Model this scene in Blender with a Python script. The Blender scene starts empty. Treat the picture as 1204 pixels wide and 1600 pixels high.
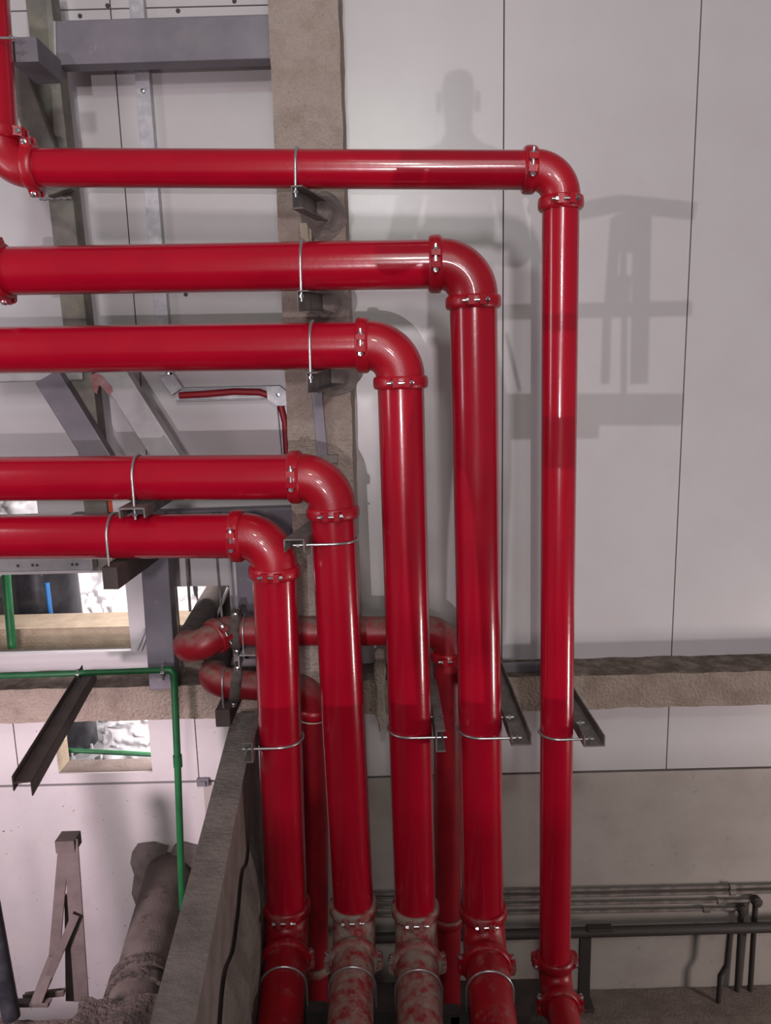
import bpy, math, random
from mathutils import Vector as V, Matrix, noise
random.seed(7)
C = bpy.context.scene
COL = C.collection
PI = math.pi

# ------------------------------------------------------------------ camera, world, lights, exposure
F, PITCH, ROLL = 1200.0, math.radians(10.5), math.radians(-1.4)
fw = V((0, math.cos(PITCH), -math.sin(PITCH)))
r0 = V((1, 0, 0)); u0 = V((0, math.sin(PITCH), math.cos(PITCH)))
rt = r0*math.cos(ROLL) + u0*math.sin(ROLL)
up = u0*math.cos(ROLL) - r0*math.sin(ROLL)
cd = bpy.data.cameras.new('camera'); cam = bpy.data.objects.new('camera', cd); COL.objects.link(cam)
cd.sensor_fit = 'VERTICAL'; cd.sensor_height = 24.0; cd.lens = 24.0*F/1600.0; cd.clip_start = 0.05; cd.clip_end = 200
m = Matrix((rt, up, -fw)).transposed().to_4x4(); cam.matrix_world = m
C.camera = cam
C.view_settings.view_transform = 'Standard'; C.view_settings.look = 'None'
C.view_settings.exposure = 0.17; C.view_settings.gamma = 1.0
try: C.view_settings.use_curve_mapping = False
except Exception: pass

w = bpy.data.worlds.new('World'); C.world = w; w.use_nodes = True
bg = w.node_tree.nodes['Background']; bg.inputs[0].default_value = (0.80, 0.73, 0.76, 1); bg.inputs[1].default_value = 0.115

LAMP_A = V((-0.45, -5.0, -0.8))
def lamp(name, typ, loc, target, energy, color, size, size_y=None, spot=None, blend=.3):
    d = bpy.data.lights.new(name, typ); o = bpy.data.objects.new(name, d); COL.objects.link(o)
    o.location = loc; o.rotation_euler = (V(target)-V(loc)).to_track_quat('-Z', 'Y').to_euler()
    d.energy = energy; d.color = color
    if typ == 'AREA':
        d.size = size
        if size_y: d.shape = 'RECTANGLE'; d.size_y = size_y
    else: d.shadow_soft_size = size
    if spot: d.spot_size = math.radians(spot); d.spot_blend = blend
    return o
lamp('floor_floodlight', 'SPOT', LAMP_A, (0.5, 5.8, 0.9), 700, (1.0, .92, .965), .012, spot=80, blend=.5)
lamp('main_floodlight', 'AREA', (0.3, -12.0, 2.2), (0, 5, -.4), 500, (1.0, .90, .94), .7)
lamp('second_floodlight', 'AREA', (1.6, -9.0, 3.4), (0, 5, -1), 140, (1.0, .90, .94), .9)
lamp('overhead_fill_light', 'AREA', (0.8, -3.0, 5.4), (0.6, 5.8, -3.0), 70, (1.0, .91, .92), 3.2)  # big soft fill added overhead to soften the floodlight contrast
lamp('high_lamp', 'AREA', (-0.1, -3.2, 3.7), (-.1, 5.8, .8), 90, (.86, 1.0, .91), .45)
lamp('left_soft_fill', 'AREA', (-4.6, 2.4, .6), (0, 4.6, 0), 32, (1, .90, .97), .7, 2.4)  # unseen soft source, added for the broad streaks on the pipes' left sides
lamp('lower_left_lamp', 'SPOT', (-2.9, 2.6, -2.45), (-2.6, 5.8, -4.1), 440, (1, .82, .91), .25, spot=88, blend=.8)
lamp('lower_right_fill', 'AREA', (5.6, 3.0, -3.7), (1.2, 5.8, -4.3), 68, (1, .88, .84), .5, .9)  # fill added to brighten the dark lower right wall
lamp('back_room_lamp', 'AREA', (-2.0, 6.0, -.8), (-2.9, 7.4, -2.4), 48, (1, .95, .97), .4)
lamp('back_room_low_fill', 'AREA', (-1.75, 6.3, -2.75), (-2.8, 7.3, -3.9), 28, (1, .95, .97), .3)  # extra light added to whiten the foil behind the small lower opening

# ------------------------------------------------------------------ pixel rays to real planes
def ray(px, py): return fw*F + rt*(px-602) + up*(800-py)
def U(px, py, Y):
    d = ray(px, py); return d*(Y/d.y)
def UZ(px, py, z):
    d = ray(px, py); return d*(z/d.z)

# ------------------------------------------------------------------ materials
def mat(name, col, rough=.5, metal=0.0, col2=None, scale=8, bump=0.0, bscale=60, coat=0, bdist=.02, lo=.4, hi=.65, detail=6, spec=.5, layers=()):
    """base colour mixed with col2 by noise; layers = (colour, scale, lo, hi, roughness or None, upward only)"""
    mt = bpy.data.materials.new(name); mt.use_nodes = True
    nt = mt.node_tree; N = nt.nodes; L = nt.links; b = N['Principled BSDF']
    tc = N.new('ShaderNodeTexCoord')
    b.inputs['Roughness'].default_value = rough; b.inputs['Metallic'].default_value = metal
    b.inputs['Specular IOR Level'].default_value = spec
    if coat: b.inputs['Coat Weight'].default_value = coat; b.inputs['Coat Roughness'].default_value = .08
    def nz(sc, det=detail, rgh=.6):
        n = N.new('ShaderNodeTexNoise'); n.inputs['Scale'].default_value = sc; n.inputs['Detail'].default_value = det
        n.inputs['Roughness'].default_value = rgh; L.new(tc.outputs['Object'], n.inputs['Vector']); return n.outputs['Fac']
    def ramp(f, lo, hi):
        r = N.new('ShaderNodeMapRange'); r.inputs[1].default_value = lo; r.inputs[2].default_value = hi; L.new(f, r.inputs[0]); return r.outputs[0]
    def mix(fac, a, c):
        x = N.new('ShaderNodeMix'); x.data_type = 'RGBA'; L.new(fac, x.inputs['Factor'])
        if isinstance(a, tuple): x.inputs['A'].default_value = (*a, 1)
        else: L.new(a, x.inputs['A'])
        x.inputs['B'].default_value = (*c, 1); return x.outputs['Result']
    cur = col; rcur = None
    if col2: cur = mix(ramp(nz(scale), lo, hi), col, col2)
    for (lc, ls, l0, l1, lr, upw) in layers:
        f = ramp(nz(ls, 8, .65), l0, l1)
        if upw:
            g = N.new('ShaderNodeNewGeometry'); s = N.new('ShaderNodeSeparateXYZ'); L.new(g.outputs['Normal'], s.inputs[0])
            f2 = ramp(s.outputs['Z'], .15, .8); mm = N.new('ShaderNodeMath'); mm.operation = 'MULTIPLY'
            L.new(f, mm.inputs[0]); L.new(f2, mm.inputs[1]); f = mm.outputs[0]
        cur = mix(f, cur, lc)
        if lr is not None:
            q = N.new('ShaderNodeMapRange'); L.new(f, q.inputs[0]); q.inputs[3].default_value = rough; q.inputs[4].default_value = lr
            if coat:
                c2 = N.new('ShaderNodeMapRange'); L.new(f, c2.inputs[0]); c2.inputs[3].default_value = coat; c2.inputs[4].default_value = 0
                L.new(c2.outputs[0], b.inputs['Coat Weight'])
            L.new(q.outputs[0], b.inputs['Roughness'])
    if isinstance(cur, tuple): b.inputs['Base Color'].default_value = (*cur, 1)
    else: L.new(cur, b.inputs['Base Color'])
    if bump:
        bn = N.new('ShaderNodeBump'); bn.inputs['Strength'].default_value = bump; bn.inputs['Distance'].default_value = bdist
        L.new(nz(bscale, 5), bn.inputs['Height']); L.new(bn.outputs[0], b.inputs['Normal'])
    return mt
DUST = (.22, .165, .135)
M = {}
RED = (.42, .0035, .020)
M['red'] = mat('red_gloss_paint', RED, .22, col2=(.385, .003, .018), scale=3, bump=.03, bscale=26, coat=.5,
               layers=[((.55, .22, .2), 120, .74, .80, .5, False)])
M['red_fit'] = mat('red_cast_fitting', (.42, .006, .018), .33, col2=(.36, .004, .016), scale=6, bump=.12, bscale=130, coat=.3)
M['red_low'] = mat('red_paint_dusty', (.34, .004, .012), .35, col2=(.25, .004, .012), scale=4, bump=.1, bscale=60,
               layers=[((.30, .17, .15), 9, .55, .85, .8, False)])
M['red_dust'] = mat('red_paint_under_cement_dust', (.30, .02, .025), .7, bump=.3, bscale=50,
               layers=[((.33, .26, .22), 12, .38, .60, .9, False)])
M['red_old'] = mat('old_red_paint', (.30, .008, .016), .38, col2=(.22, .006, .014), scale=5, bump=.1, bscale=60,
               layers=[(DUST, 14, .3, .7, .9, True)])
M['panel'] = mat('painted_panel', (.56, .53, .535), .26, col2=(.54, .505, .51), scale=2.2, bump=.05, bscale=160, spec=.5)
M['panel_soiled'] = mat('painted_panel_soiled', (.57, .53, .525), .45, col2=(.53, .49, .49), scale=2.2, bump=.05, bscale=160,
               layers=[((.46, .40, .39), 1.6, .56, .8, .7, False), ((.10, .075, .075), 24, .655, .685, .7, False)])
M['lower'] = mat('cement_lower_wall', (.42, .37, .34), .8, col2=(.37, .32, .295), scale=2.4, bump=.15, bscale=120,
               layers=[((.2, .17, .15), 5, .62, .75, .9, False)])
M['groove'] = mat('dark_joint', (.07, .06, .06), .9)
M['spray'] = mat('sprayed_fireproofing', (.60, .495, .43), .95, col2=(.48, .385, .32), scale=7, bump=1.0, bscale=42, bdist=.06, lo=.42, hi=.7)
M['spray_dirty'] = mat('dusty_sprayed_beam', (.50, .40, .33), .95, col2=(.33, .25, .20), scale=5, bump=1.0, bscale=42, bdist=.06, lo=.45, hi=.75,
               layers=[((.17, .13, .10), 9, .3, .6, .95, True)])
M['inner_beam'] = mat('tan_inner_beam', (.42, .33, .235), .9, col2=(.33, .25, .175), scale=6, bump=.5, bscale=70)
M['galv'] = mat('galvanised_steel', (.56, .55, .57), .42, .25, col2=(.42, .41, .44), scale=16, bump=.05, bscale=60, lo=.35, hi=.6)
M['tube'] = mat('grey_primed_tube', (.17, .155, .18), .5, .2, col2=(.215, .195, .215), scale=3, bump=.06, bscale=90,
               layers=[((.36, .32, .30), 5, .62, .72, .8, False)])
M['tube_light'] = mat('pale_galvanised_tube', (.44, .43, .43), .45, .35, col2=(.33, .32, .32), scale=5, bump=.06, bscale=80)
M['tube_olive'] = mat('weathered_tube', (.25, .235, .20), .7, .1, col2=(.17, .16, .14), scale=5, bump=.2, bscale=60,
               layers=[((.36, .32, .22), 3, .55, .7, .8, False)])
M['strut'] = mat('bracket_steel', (.22, .20, .19), .55, .3, col2=(.13, .11, .10), scale=8, bump=.15, bscale=70,
               layers=[((.10, .055, .03), 14, .6, .72, .9, False)])
M['strut_brown'] = mat('dusty_brown_steel', (.085, .062, .056), .75, col2=(.06, .043, .04), scale=7, bump=.25, bscale=60)
M['chrome'] = mat('bright_zinc', (.72, .72, .73), .22, .95)
M['zinc'] = mat('zinc_rod', (.55, .54, .54), .3, .8)
M['block'] = mat('cement_block', (.38, .295, .255), .95, col2=(.30, .23, .2), scale=6, bump=.5, bscale=90,
               layers=[((.18, .145, .13), 10, .6, .75, .95, False)])
M['mortar'] = mat('grey_mortar', (.30, .26, .235), .95, col2=(.2, .175, .16), scale=5, bump=.8, bscale=30)
M['patch'] = mat('dark_cement_patch', (.15, .125, .115), .95, col2=(.10, .08, .075), scale=8, bump=.8, bscale=40)
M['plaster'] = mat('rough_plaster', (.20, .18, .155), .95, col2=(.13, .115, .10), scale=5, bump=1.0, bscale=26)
M['green'] = mat('green_plastic', (.012, .115, .035), .4, col2=(.01, .085, .028), scale=8,
               layers=[((.25, .22, .19), 30, .66, .76, .8, False)])
M['rust_pipe'] = mat('mud_brown_pipe', (.11, .087, .077), .85, col2=(.075, .055, .048), scale=5, bump=.35, bscale=50,
               layers=[((.05, .035, .03), 9, .58, .66, .95, False)])
M['dirt'] = mat('dry_dirt', (.095, .07, .06), .95, col2=(.05, .036, .03), scale=9, bump=1.0, bscale=24, bdist=.06)
M['black'] = mat('black_plastic', (.012, .012, .015), .35, col2=(.03, .03, .035), scale=8, layers=[((.16, .14, .14), 12, .66, .74, .8, False)])
M['blue'] = mat('blue_stripe', (.03, .16, .42), .4)
M['foil'] = mat('crumpled_foil', (.88, .85, .86), .4, .0, bump=.1, bscale=20)
M['redcable'] = mat('red_cable_sheath', (.30, .01, .018), .5)
M['darkrail'] = mat('dark_rail_steel', (.055, .045, .042), .6, .2, bump=.2, bscale=60)
M['ledge'] = mat('brown_cement_ledge', (.20, .155, .135), .95, col2=(.14, .105, .09), scale=7, bump=.6, bscale=50)
M['conduit'] = mat('dusty_conduit', (.25, .21, .19), .7, .1, col2=(.12, .10, .09), scale=9)
M['floor'] = mat('dark_floor', (.07, .055, .05), .95, col2=(.045, .035, .03), scale=4, bump=.4, bscale=30)
M['slab'] = mat('platform_concrete', (.28, .25, .23), .9, bump=.2)
M['cream'] = mat('cream_foam', (.62, .56, .43), .8)
M['orange'] = mat('orange_tape', (.75, .10, .04), .6)
M['smear'] = mat('faded_red_smear', (.34, .12, .12), .6, col2=(.42, .25, .25), scale=14)
M['cloth'] = mat('dark_work_cloth', (.05, .06, .09), .9)
M['skin'] = mat('skin', (.40, .23, .16), .6)

# ------------------------------------------------------------------ mesh helpers
LOC = {}
def tag(o, label=None, cat=None, group=None, kind=None):
    if label: o['label'] = label
    if cat: o['category'] = cat
    if group: o['group'] = group
    if kind: o['kind'] = kind
    return o
def empty(name, loc, label=None, cat=None, group=None, kind=None):
    o = bpy.data.objects.new(name, None); COL.objects.link(o); o.location = loc; o.empty_display_size = .1
    LOC[o.name] = V(loc); return tag(o, label, cat, group, kind)
def frame(z, x=None):
    z = V(z).normalized()
    if x is None: x = V((0, 0, 1)) if abs(z.z) < .9 else V((0, -1, 0))
    x = V(x); x = (x - z*x.dot(z)).normalized(); y = z.cross(x)
    return x, y, z
class MB:
    def __init__(s): s.v = []; s.f = []
    def obox(s, o, ax, ay, az, rx, ry, rz, bev=0):
        b = len(s.v)
        for k in (0, 1):
            for j in (0, 1):
                for i in (0, 1): s.v.append(o + ax*rx[i] + ay*ry[j] + az*rz[k])
        for q in ((0,2,3,1),(4,5,7,6),(0,1,5,4),(2,6,7,3),(0,4,6,2),(1,3,7,5)): s.f.append(tuple(b+i for i in q))
        return s
    def box(s, x0, x1, y0, y1, z0, z1):
        return s.obox(V((0,0,0)), V((1,0,0)), V((0,1,0)), V((0,0,1)), (x0,x1), (y0,y1), (z0,z1))
    def prism(s, poly, n, d):          # planar polygon pushed along n by d
        b = len(s.v); k = len(poly); n = V(n)
        s.v += [V(p) for p in poly] + [V(p)+n*d for p in poly]
        s.f.append(tuple(b+i for i in range(k))); s.f.append(tuple(b+k+i for i in reversed(range(k))))
        for i in range(k):
            j = (i+1) % k; s.f.append((b+i, b+k+i, b+k+j, b+j))
        return s
    def tube(s, pts, r, n=16, caps=True, x=None):
        pts = [V(p) for p in pts]; b = len(s.v); K = len(pts)
        T = [(pts[min(i+1, K-1)]-pts[max(i-1, 0)]).normalized() for i in range(K)]
        ax, ay, _ = frame(T[0], x)
        for i in range(K):
            if i:
                ax = (ax - T[i]*ax.dot(T[i])).normalized()
            ay = T[i].cross(ax)
            rr = r[i] if isinstance(r, (list, tuple)) else r
            for k in range(n):
                a = 2*PI*k/n; s.v.append(pts[i] + (ax*math.cos(a)+ay*math.sin(a))*rr)
        for i in range(K-1):
            for k in range(n):
                k2 = (k+1) % n; s.f.append((b+i*n+k, b+i*n+k2, b+(i+1)*n+k2, b+(i+1)*n+k))
        if caps:
            s.f.append(tuple(b+k for k in reversed(range(n)))); s.f.append(tuple(b+(K-1)*n+k for k in range(n)))
        return s
    def lathe(s, o, z, prof, n=32, x=None, closed=True):   # prof = (along, radius)
        ax, ay, az = frame(z, x); b = len(s.v); K = len(prof)
        for (h, r) in prof:
            for k in range(n):
                a = 2*PI*k/n; s.v.append(o + az*h + (ax*math.cos(a)+ay*math.sin(a))*r)
        for i in range(K if closed else K-1):
            i2 = (i+1) % K
            for k in range(n):
                k2 = (k+1) % n; s.f.append((b+i*n+k, b+i*n+k2, b+i2*n+k2, b+i2*n+k))
        return s
    def build(s, name, m_, parent=None, smooth=False, local=False):
        me = bpy.data.meshes.new(name)
        off = V((0,0,0)) if (parent is None or local) else LOC.get(parent.name, V((0,0,0)))
        me.from_pydata([tuple(p-off) for p in s.v], [], s.f); me.update()
        return put(name, me, m_, parent, smooth)
def put(name, me, m_, parent=None, smooth=False):
    if m_ and not me.materials: me.materials.append(M[m_])
    if smooth:
        for p in me.polygons: p.use_smooth = True
        try: me.set_sharp_from_angle(angle=math.radians(smooth if smooth is not True else 40))
        except Exception: pass
    o = bpy.data.objects.new(name, me); COL.objects.link(o)
    if parent: o.parent = parent; LOC[o.name] = LOC.get(parent.name, V((0,0,0)))
    else: LOC[o.name] = V((0,0,0))
    return o
def bevel(o, wd=.004, seg=1):
    b = o.modifiers.new('bevel', 'BEVEL'); b.width = wd; b.segments = seg; b.limit_method = 'ANGLE'; return o
def rough_box(x0, x1, y0, y1, z0, z1, step, amp, freq=5):
    mb = MB(); key = {}
    def vid(p):
        k = tuple(round(c, 4) for c in p)
        if k not in key:
            q = V(p); d = noise.noise_vector(q*freq)*amp + noise.noise_vector(q*freq*3.3)*amp*.5
            key[k] = len(mb.v); mb.v.append(q+d)
        return key[k]
    def lin(a, b): n = max(1, round((b-a)/step)); return [a+(b-a)*i/n for i in range(n+1)]
    X, Y, Z = lin(x0,x1), lin(y0,y1), lin(z0,z1)
    def sheet(A, B, fn, flip):
        for i in range(len(A)-1):
            for j in range(len(B)-1):
                q = [vid(fn(A[i],B[j])), vid(fn(A[i+1],B[j])), vid(fn(A[i+1],B[j+1])), vid(fn(A[i],B[j+1]))]
                mb.f.append(tuple(reversed(q)) if flip else tuple(q))
    sheet(X, Z, lambda a,b:(a,y0,b), False); sheet(X, Z, lambda a,b:(a,y1,b), True)
    sheet(X, Y, lambda a,b:(a,b,z1), False); sheet(X, Y, lambda a,b:(a,b,z0), True)
    sheet(Y, Z, lambda a,b:(x1,a,b), False); sheet(Y, Z, lambda a,b:(x0,a,b), True)
    return mb
def holed(x0, x1, z0, z1, y0, y1, holes):          # flat slab with rectangular openings (hx0,hx1,hz0,hz1)
    xs = sorted({x0, x1, *[min(max(h[i], x0), x1) for h in holes for i in (0,1)]})
    zs = sorted({z0, z1, *[min(max(h[i], z0), z1) for h in holes for i in (2,3)]})
    def full(i, j):
        if not (0 <= i < len(xs)-1 and 0 <= j < len(zs)-1): return False
        cx, cz = (xs[i]+xs[i+1])/2, (zs[j]+zs[j+1])/2
        return not any(h[0] < cx < h[1] and h[2] < cz < h[3] for h in holes)
    mb = MB(); key = {}
    def vid(i, j, k):
        if (i,j,k) not in key: key[(i,j,k)] = len(mb.v); mb.v.append(V((xs[i], (y0,y1)[k], zs[j])))
        return key[(i,j,k)]
    for i in range(len(xs)-1):
        for j in range(len(zs)-1):
            if not full(i,j): continue
            mb.f.append((vid(i,j,0),vid(i+1,j,0),vid(i+1,j+1,0),vid(i,j+1,0)))
            mb.f.append((vid(i,j,1),vid(i,j+1,1),vid(i+1,j+1,1),vid(i+1,j,1)))
            if not full(i-1,j): mb.f.append((vid(i,j,0),vid(i,j+1,0),vid(i,j+1,1),vid(i,j,1)))
            if not full(i+1,j): mb.f.append((vid(i+1,j,0),vid(i+1,j,1),vid(i+1,j+1,1),vid(i+1,j+1,0)))
            if not full(i,j-1): mb.f.append((vid(i,j,0),vid(i,j,1),vid(i+1,j,1),vid(i+1,j,0)))
            if not full(i,j+1): mb.f.append((vid(i,j+1,0),vid(i+1,j+1,0),vid(i+1,j+1,1),vid(i,j+1,1)))
    return mb

# ------------------------------------------------------------------ the setting: wall, beams, column, floor
W = 5.8; T = .05
def rect(pxa, pya, pxb, pyb, Y=W):                  # opening from two pixel corners on plane Y
    a, b = U(pxa, pya, Y), U(pxb, pyb, Y); return (min(a.x,b.x), max(a.x,b.x), min(a.z,b.z), max(a.z,b.z))
HA = rect(-60, 900, 205, 1017); HB = rect(272, 917, 366, 1045); HC = rect(82, 1128, 238, 1206); HD = rect(-70, 735, 112, 804)
HD = (HD[0], U(58,790,W).x, HD[2], HD[3])
HE = (U(232,1350,W).x, U(268,1350,W).x, U(240,1374,W).z, U(240,1334,W).z)
HOLES = [HA, HB, HC, HD]
XL, XR, ZT = -4.4, 4.4, 3.4
zj = U(900, 1208, W).z                               # joint between panels and lower wall
ztop = U(250, 12, W).z
zb0 = U(900, 1104, 5.5).z; zb1 = U(900, 1056, 5.45).z
s1 = U(190, 230, W).x; s2 = U(785, 600, W).x; s3 = U(1068, 600, W).x; s0 = U(25, 1170, W).x; scol = U(475, 500, W).x
wall = empty('wall_back', (0, W, 0), kind='structure')
g = .0045
ZF = -5.6
holed(XL, XR, zj, ZT, W+T+.004, W+T+.03, HOLES).build('backing', 'groove', wall)
def pan(xa, xb, za, zb, mt='panel'):
    return holed(xa+g, xb-g, za+g, zb-g, W, W+T, HOLES).build('panel', mt, wall)
zm = (zb0+zb1)/2
for xa, xb in ((XL, s1), (s1, scol)):
    pan(xa, xb, zm, ztop); pan(xa, xb, ztop, ZT)
pan(scol, s2, zm, ZT); pan(s2, s3, zm, ZT); pan(s3, XR, zm, ZT)
for xa, xb in ((XL, s0), (s0, U(308,1180,W).x), (U(308,1180,W).x, scol)): pan(xa, xb, zj+.014, zm, 'panel_soiled')
for xa, xb in ((scol, s2), (s2, s3), (s3, XR)): pan(xa, xb, zj+.014, zm)
# lower wall with the opening the dusty pipe goes through
xd = U(330, 1400, W).x
HOLE_LOW = [HE]
tag(holed(XL, xd, ZF, zj-.004, W+.004, W+.06, HOLE_LOW).build('lower_wall', 'panel_soiled', wall), 'pinkish white lower part of the wall, scuffed and stained')
tag(holed(xd, XR, ZF, zj-.004, W+.004, W+.25, []).build('lower_wall', 'lower', wall), 'bare cement lower part of the wall')
# reveal of the lower opening
mb = MB(); mb.box(HC[0]-.06, HC[1], W+.02, W+.22, HC[2]-.05, HC[2]+.004); tag(mb.build('sill', 'ledge', wall), 'brown sill of the small opening')
mb = MB(); mb.box(HC[0]-.05, HC[0]+.004, W+.02, W+.22, HC[2], HC[3]+.05); mb.build('jamb', 'inner_beam', wall)
# screws in the top-left panels
for px, py in ((125,25),(168,9),(278,17),(366,2),(290,460)):
    p = U(px, py, W); MB().lathe(p, (0,-1,0), [(0,.0),(0,.016),(.006,.014),(.008,0)], 10, closed=False).build('screw', 'groove', wall)

beam = rough_box(XL, XR, 5.45, W+.02, zb0, zb1, .05, .008, 6).build('beam', 'spray_dirty', None, smooth=80)
tag(beam, 'long tan fireproofed beam along the wall below the panels', None, None, 'structure')
YCOL = 5.12; cx0, cx1 = U(427, 200, YCOL).x, U(536, 250, YCOL).x
colm = rough_box(cx0, cx1, YCOL, W+.02, zb0-.10, ZT, .045, .007, 7).build('column', 'spray', None, smooth=80)
tag(colm, 'tan rough fireproofed column behind the pipes', None, None, 'structure')
ib = MB(); a = U(100, 985, 6.15)
zi1 = U(100, 981, 6.15).z
holed(XL, -1.2, zi1-.5, zi1, 6.15, 6.55, []).build('beam', 'inner_beam', None)
ibo = bpy.data.objects['beam.001']; tag(ibo, 'tan inner beam seen through the upper left wall opening', None, None, 'structure')
tag(MB().box(-9, 9, -14, W, ZF-.2, ZF).build('floor', 'floor'), None, None, None, 'structure')
# upper slab the photographer stands on; its edge cuts off the floodlights low on the pipes
slab = MB().box(-6, 6, -14, -.1, -1.72, -1.42).build('floor', 'slab'); slab.name = 'floor_upper'; tag(slab, None, None, None, 'structure')
# back room behind the openings
br = MB(); br.box(-5.2, -.6, 8.3, 8.4, ZF, 1.6); br.box(-5.2, -.6, W+.3, 8.3, 1.5, 1.6); br.box(-.7, -.6, W+.3, 8.3, ZF, 1.5); br.box(-5.3, -5.2, W+.3, 8.3, ZF, 1.6)
br.build('wall_far', 'panel'); tag(bpy.data.objects['wall_far'], None, None, None, 'structure')

# ------------------------------------------------------------------ grooved couplings (shared meshes)
CPL = {}
def coupling_meshes(r):
    k = round(r, 4)
    if k in CPL: return CPL[k]
    O = V((0,0,0)); Z = V((0,0,1)); X = V((1,0,0)); Yv = V((0,1,0)); wd = .036
    mb = MB().lathe(O, Z, [(-wd,r-.004),(-wd,r+.013),(-wd*.72,r+.022),(-wd*.25,r+.024),(wd*.25,r+.024),(wd*.72,r+.022),(wd,r+.013),(wd,r-.004)], 40, X)
    for sx in (1, -1):
        for sy in (1, -1):
            # bolt pad, a tapered block on each housing half
            y0, y1 = .016*sy, .047*sy
            p = [X*sx*(r+.005)+Yv*y0, X*sx*(r+.052)+Yv*y0, X*sx*(r+.044)+Yv*y1, X*sx*(r-.01)+Yv*(y1*1.5)]
            mb.prism([q-Z*.024 for q in p], Z, .048)
    me = bpy.data.meshes.new('coupling'); me.from_pydata([tuple(v) for v in mb.v], [], mb.f); me.update(); me.materials.append(M['red_fit'])
    for p in me.polygons: p.use_smooth = True
    me.set_sharp_from_angle(angle=math.radians(35))
    bolts = []
    for sx in (1, -1):
        b = MB(); c = X*sx*(r+.031)
        b.tube([c-Yv*.070, c+Yv*.078], .0085, 10)
        b.lathe(c-Yv*.066, Yv, [(0,.0),(0,.015),(.016,.015),(.016,.0)], 6, X, closed=False)
        b.lathe(c+Yv*.046, Yv, [(0,.0),(0,.017),(.012,.015),(.016,.0)], 14, X, closed=False)
        mm = bpy.data.meshes.new('bolt'); mm.from_pydata([tuple(v) for v in b.v], [], b.f); mm.update(); mm.materials.append(M['chrome']); bolts.append(mm)
    CPL[k] = (me, bolts); return CPL[k]
def coupling(parent, c, axis, boltdir, r, m_=None):
    me, bolts = coupling_meshes(r)
    if m_:
        me = me.copy(); me.materials.clear(); me.materials.append(M[m_])
    o = bpy.data.objects.new('coupling', me); COL.objects.link(o); o.parent = parent
    x, y, z = frame(axis, boltdir)
    mt = Matrix((x, y, z)).transposed().to_4x4(); mt.translation = V(c)-LOC[parent.name]; o.matrix_local = mt
    for bm in bolts:
        b = bpy.data.objects.new('bolt', bm); COL.objects.link(b); b.parent = o
    return o
def run(name, label, pts, r, R, mats, elmats, cpl, group='red fire main pipes'):
    """pts: world corners; mats: material per straight; cpl[i]: coupling spec per corner (before, after) bolt directions or None"""
    pts = [V(p) for p in pts]; root = empty(name, pts[0], label, 'pipe', group)
    n = len(pts); tin = [None]*n; tout = [None]*n; arcs = [None]*n
    for i in range(1, n-1):
        a = (pts[i-1]-pts[i]).normalized(); b = (pts[i+1]-pts[i]).normalized()
        ang = a.angle(b); t = R[i-1]/math.tan(ang/2); bis = (a+b).normalized(); c = pts[i]+bis*(R[i-1]/math.sin(ang/2))
        tin[i] = pts[i]+a*t; tout[i] = pts[i]+b*t
        u = (tin[i]-c).normalized(); wv = (tout[i]-c); wv = (wv-u*wv.dot(u)).normalized(); tot = PI-ang
        arcs[i] = [c+(u*math.cos(tot*k/14)+wv*math.sin(tot*k/14))*R[i-1] for k in range(15)]
    for i in range(n-1):
        A = pts[i] if i == 0 else tout[i]; B = pts[i+1] if i == n-2 else tin[i+1]
        MB().tube([A, B], r, 48).build('pipe', mats[i], root, smooth=True)
    for i in range(1, n-1):
        rr = r+.005
        MB().tube(arcs[i], rr, 40).build('elbow', elmats[i-1], root, smooth=True)
        for sp, P0, dr in ((cpl[i-1][0], tin[i], pts[i-1]-pts[i]), (cpl[i-1][1], tout[i], pts[i+1]-pts[i])):
            if sp: coupling(root, P0+dr.normalized()*.028, dr, sp[0], r, sp[1] if len(sp) > 1 else None)
    return root
FR = (0,-1,0.05); UPD = (0,0,1); SIDE = (1,0,0)
YP = 4.45
def fwd(p, dx=0.0, dz=0.0, L=2.6): return V(p) + V((dx*L, -L, dz*L))
RB, RS = .133, .101
# top pipe
c = U(866, 1536, YP)
P1 = [U(-22,-70,4.55), U(2,262,4.55), U(876,266,YP), c, fwd(c, -.02)]
run('fire_pipe', 'topmost and thinnest bright red pipe, its drop the one furthest right on its own', P1, RS, [.15,.15,.15], ['red','red','red','red_low'], ['red_fit','red_fit','red_low'],
    [((SIDE,),((.25,-.3,1),)), ((FR,),(FR,)), ((SIDE,'red_low'),(SIDE,'red_low'))])
def main(label, hl, co, bo, dx, low, ell, cl, left_cpl=None):
    c = U(bo[0], bo[1], YP)
    p = [U(hl[0], hl[1], 4.58), U(co[0], co[1], YP), c, fwd(c, dx)]
    o = run('fire_pipe', label, p, RB, [.185,.19], ['red','red',low], ['red_fit',ell], [((FR,),(FR,)), ((FR,cl),((SIDE),cl))])
    return o, p
o2, P2 = main('second red pipe from the top, dropping second from right with its lower end half dusty', (-130,426), (738,412), (755,1468), -.04, 'red_low', 'red_low', 'red_low')
o3, P3 = main('third red pipe from the top, its drop in the middle with a beige dusted elbow', (-130,549), (624,539), (650,1466), -.01, 'red_dust', 'red_dust', 'red_dust')
o4, P4 = main('fourth red pipe from the top, its drop ending in the palest, most cement dusted elbow', (-130,749), (517,745), (554,1462), .0, 'red_dust', 'red_dust', 'red_dust')
o5, P5 = main('lowest horizontal red pipe, its drop passing right beside the block wall', (-130,840), (427,837), (449,1462), .06, 'red_low', 'red_low', 'red_low')
d = (P2[1]-P2[0]).normalized(); coupling(o2, U(3,424,4.55), d, (0,-.3,1), RB)
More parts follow.
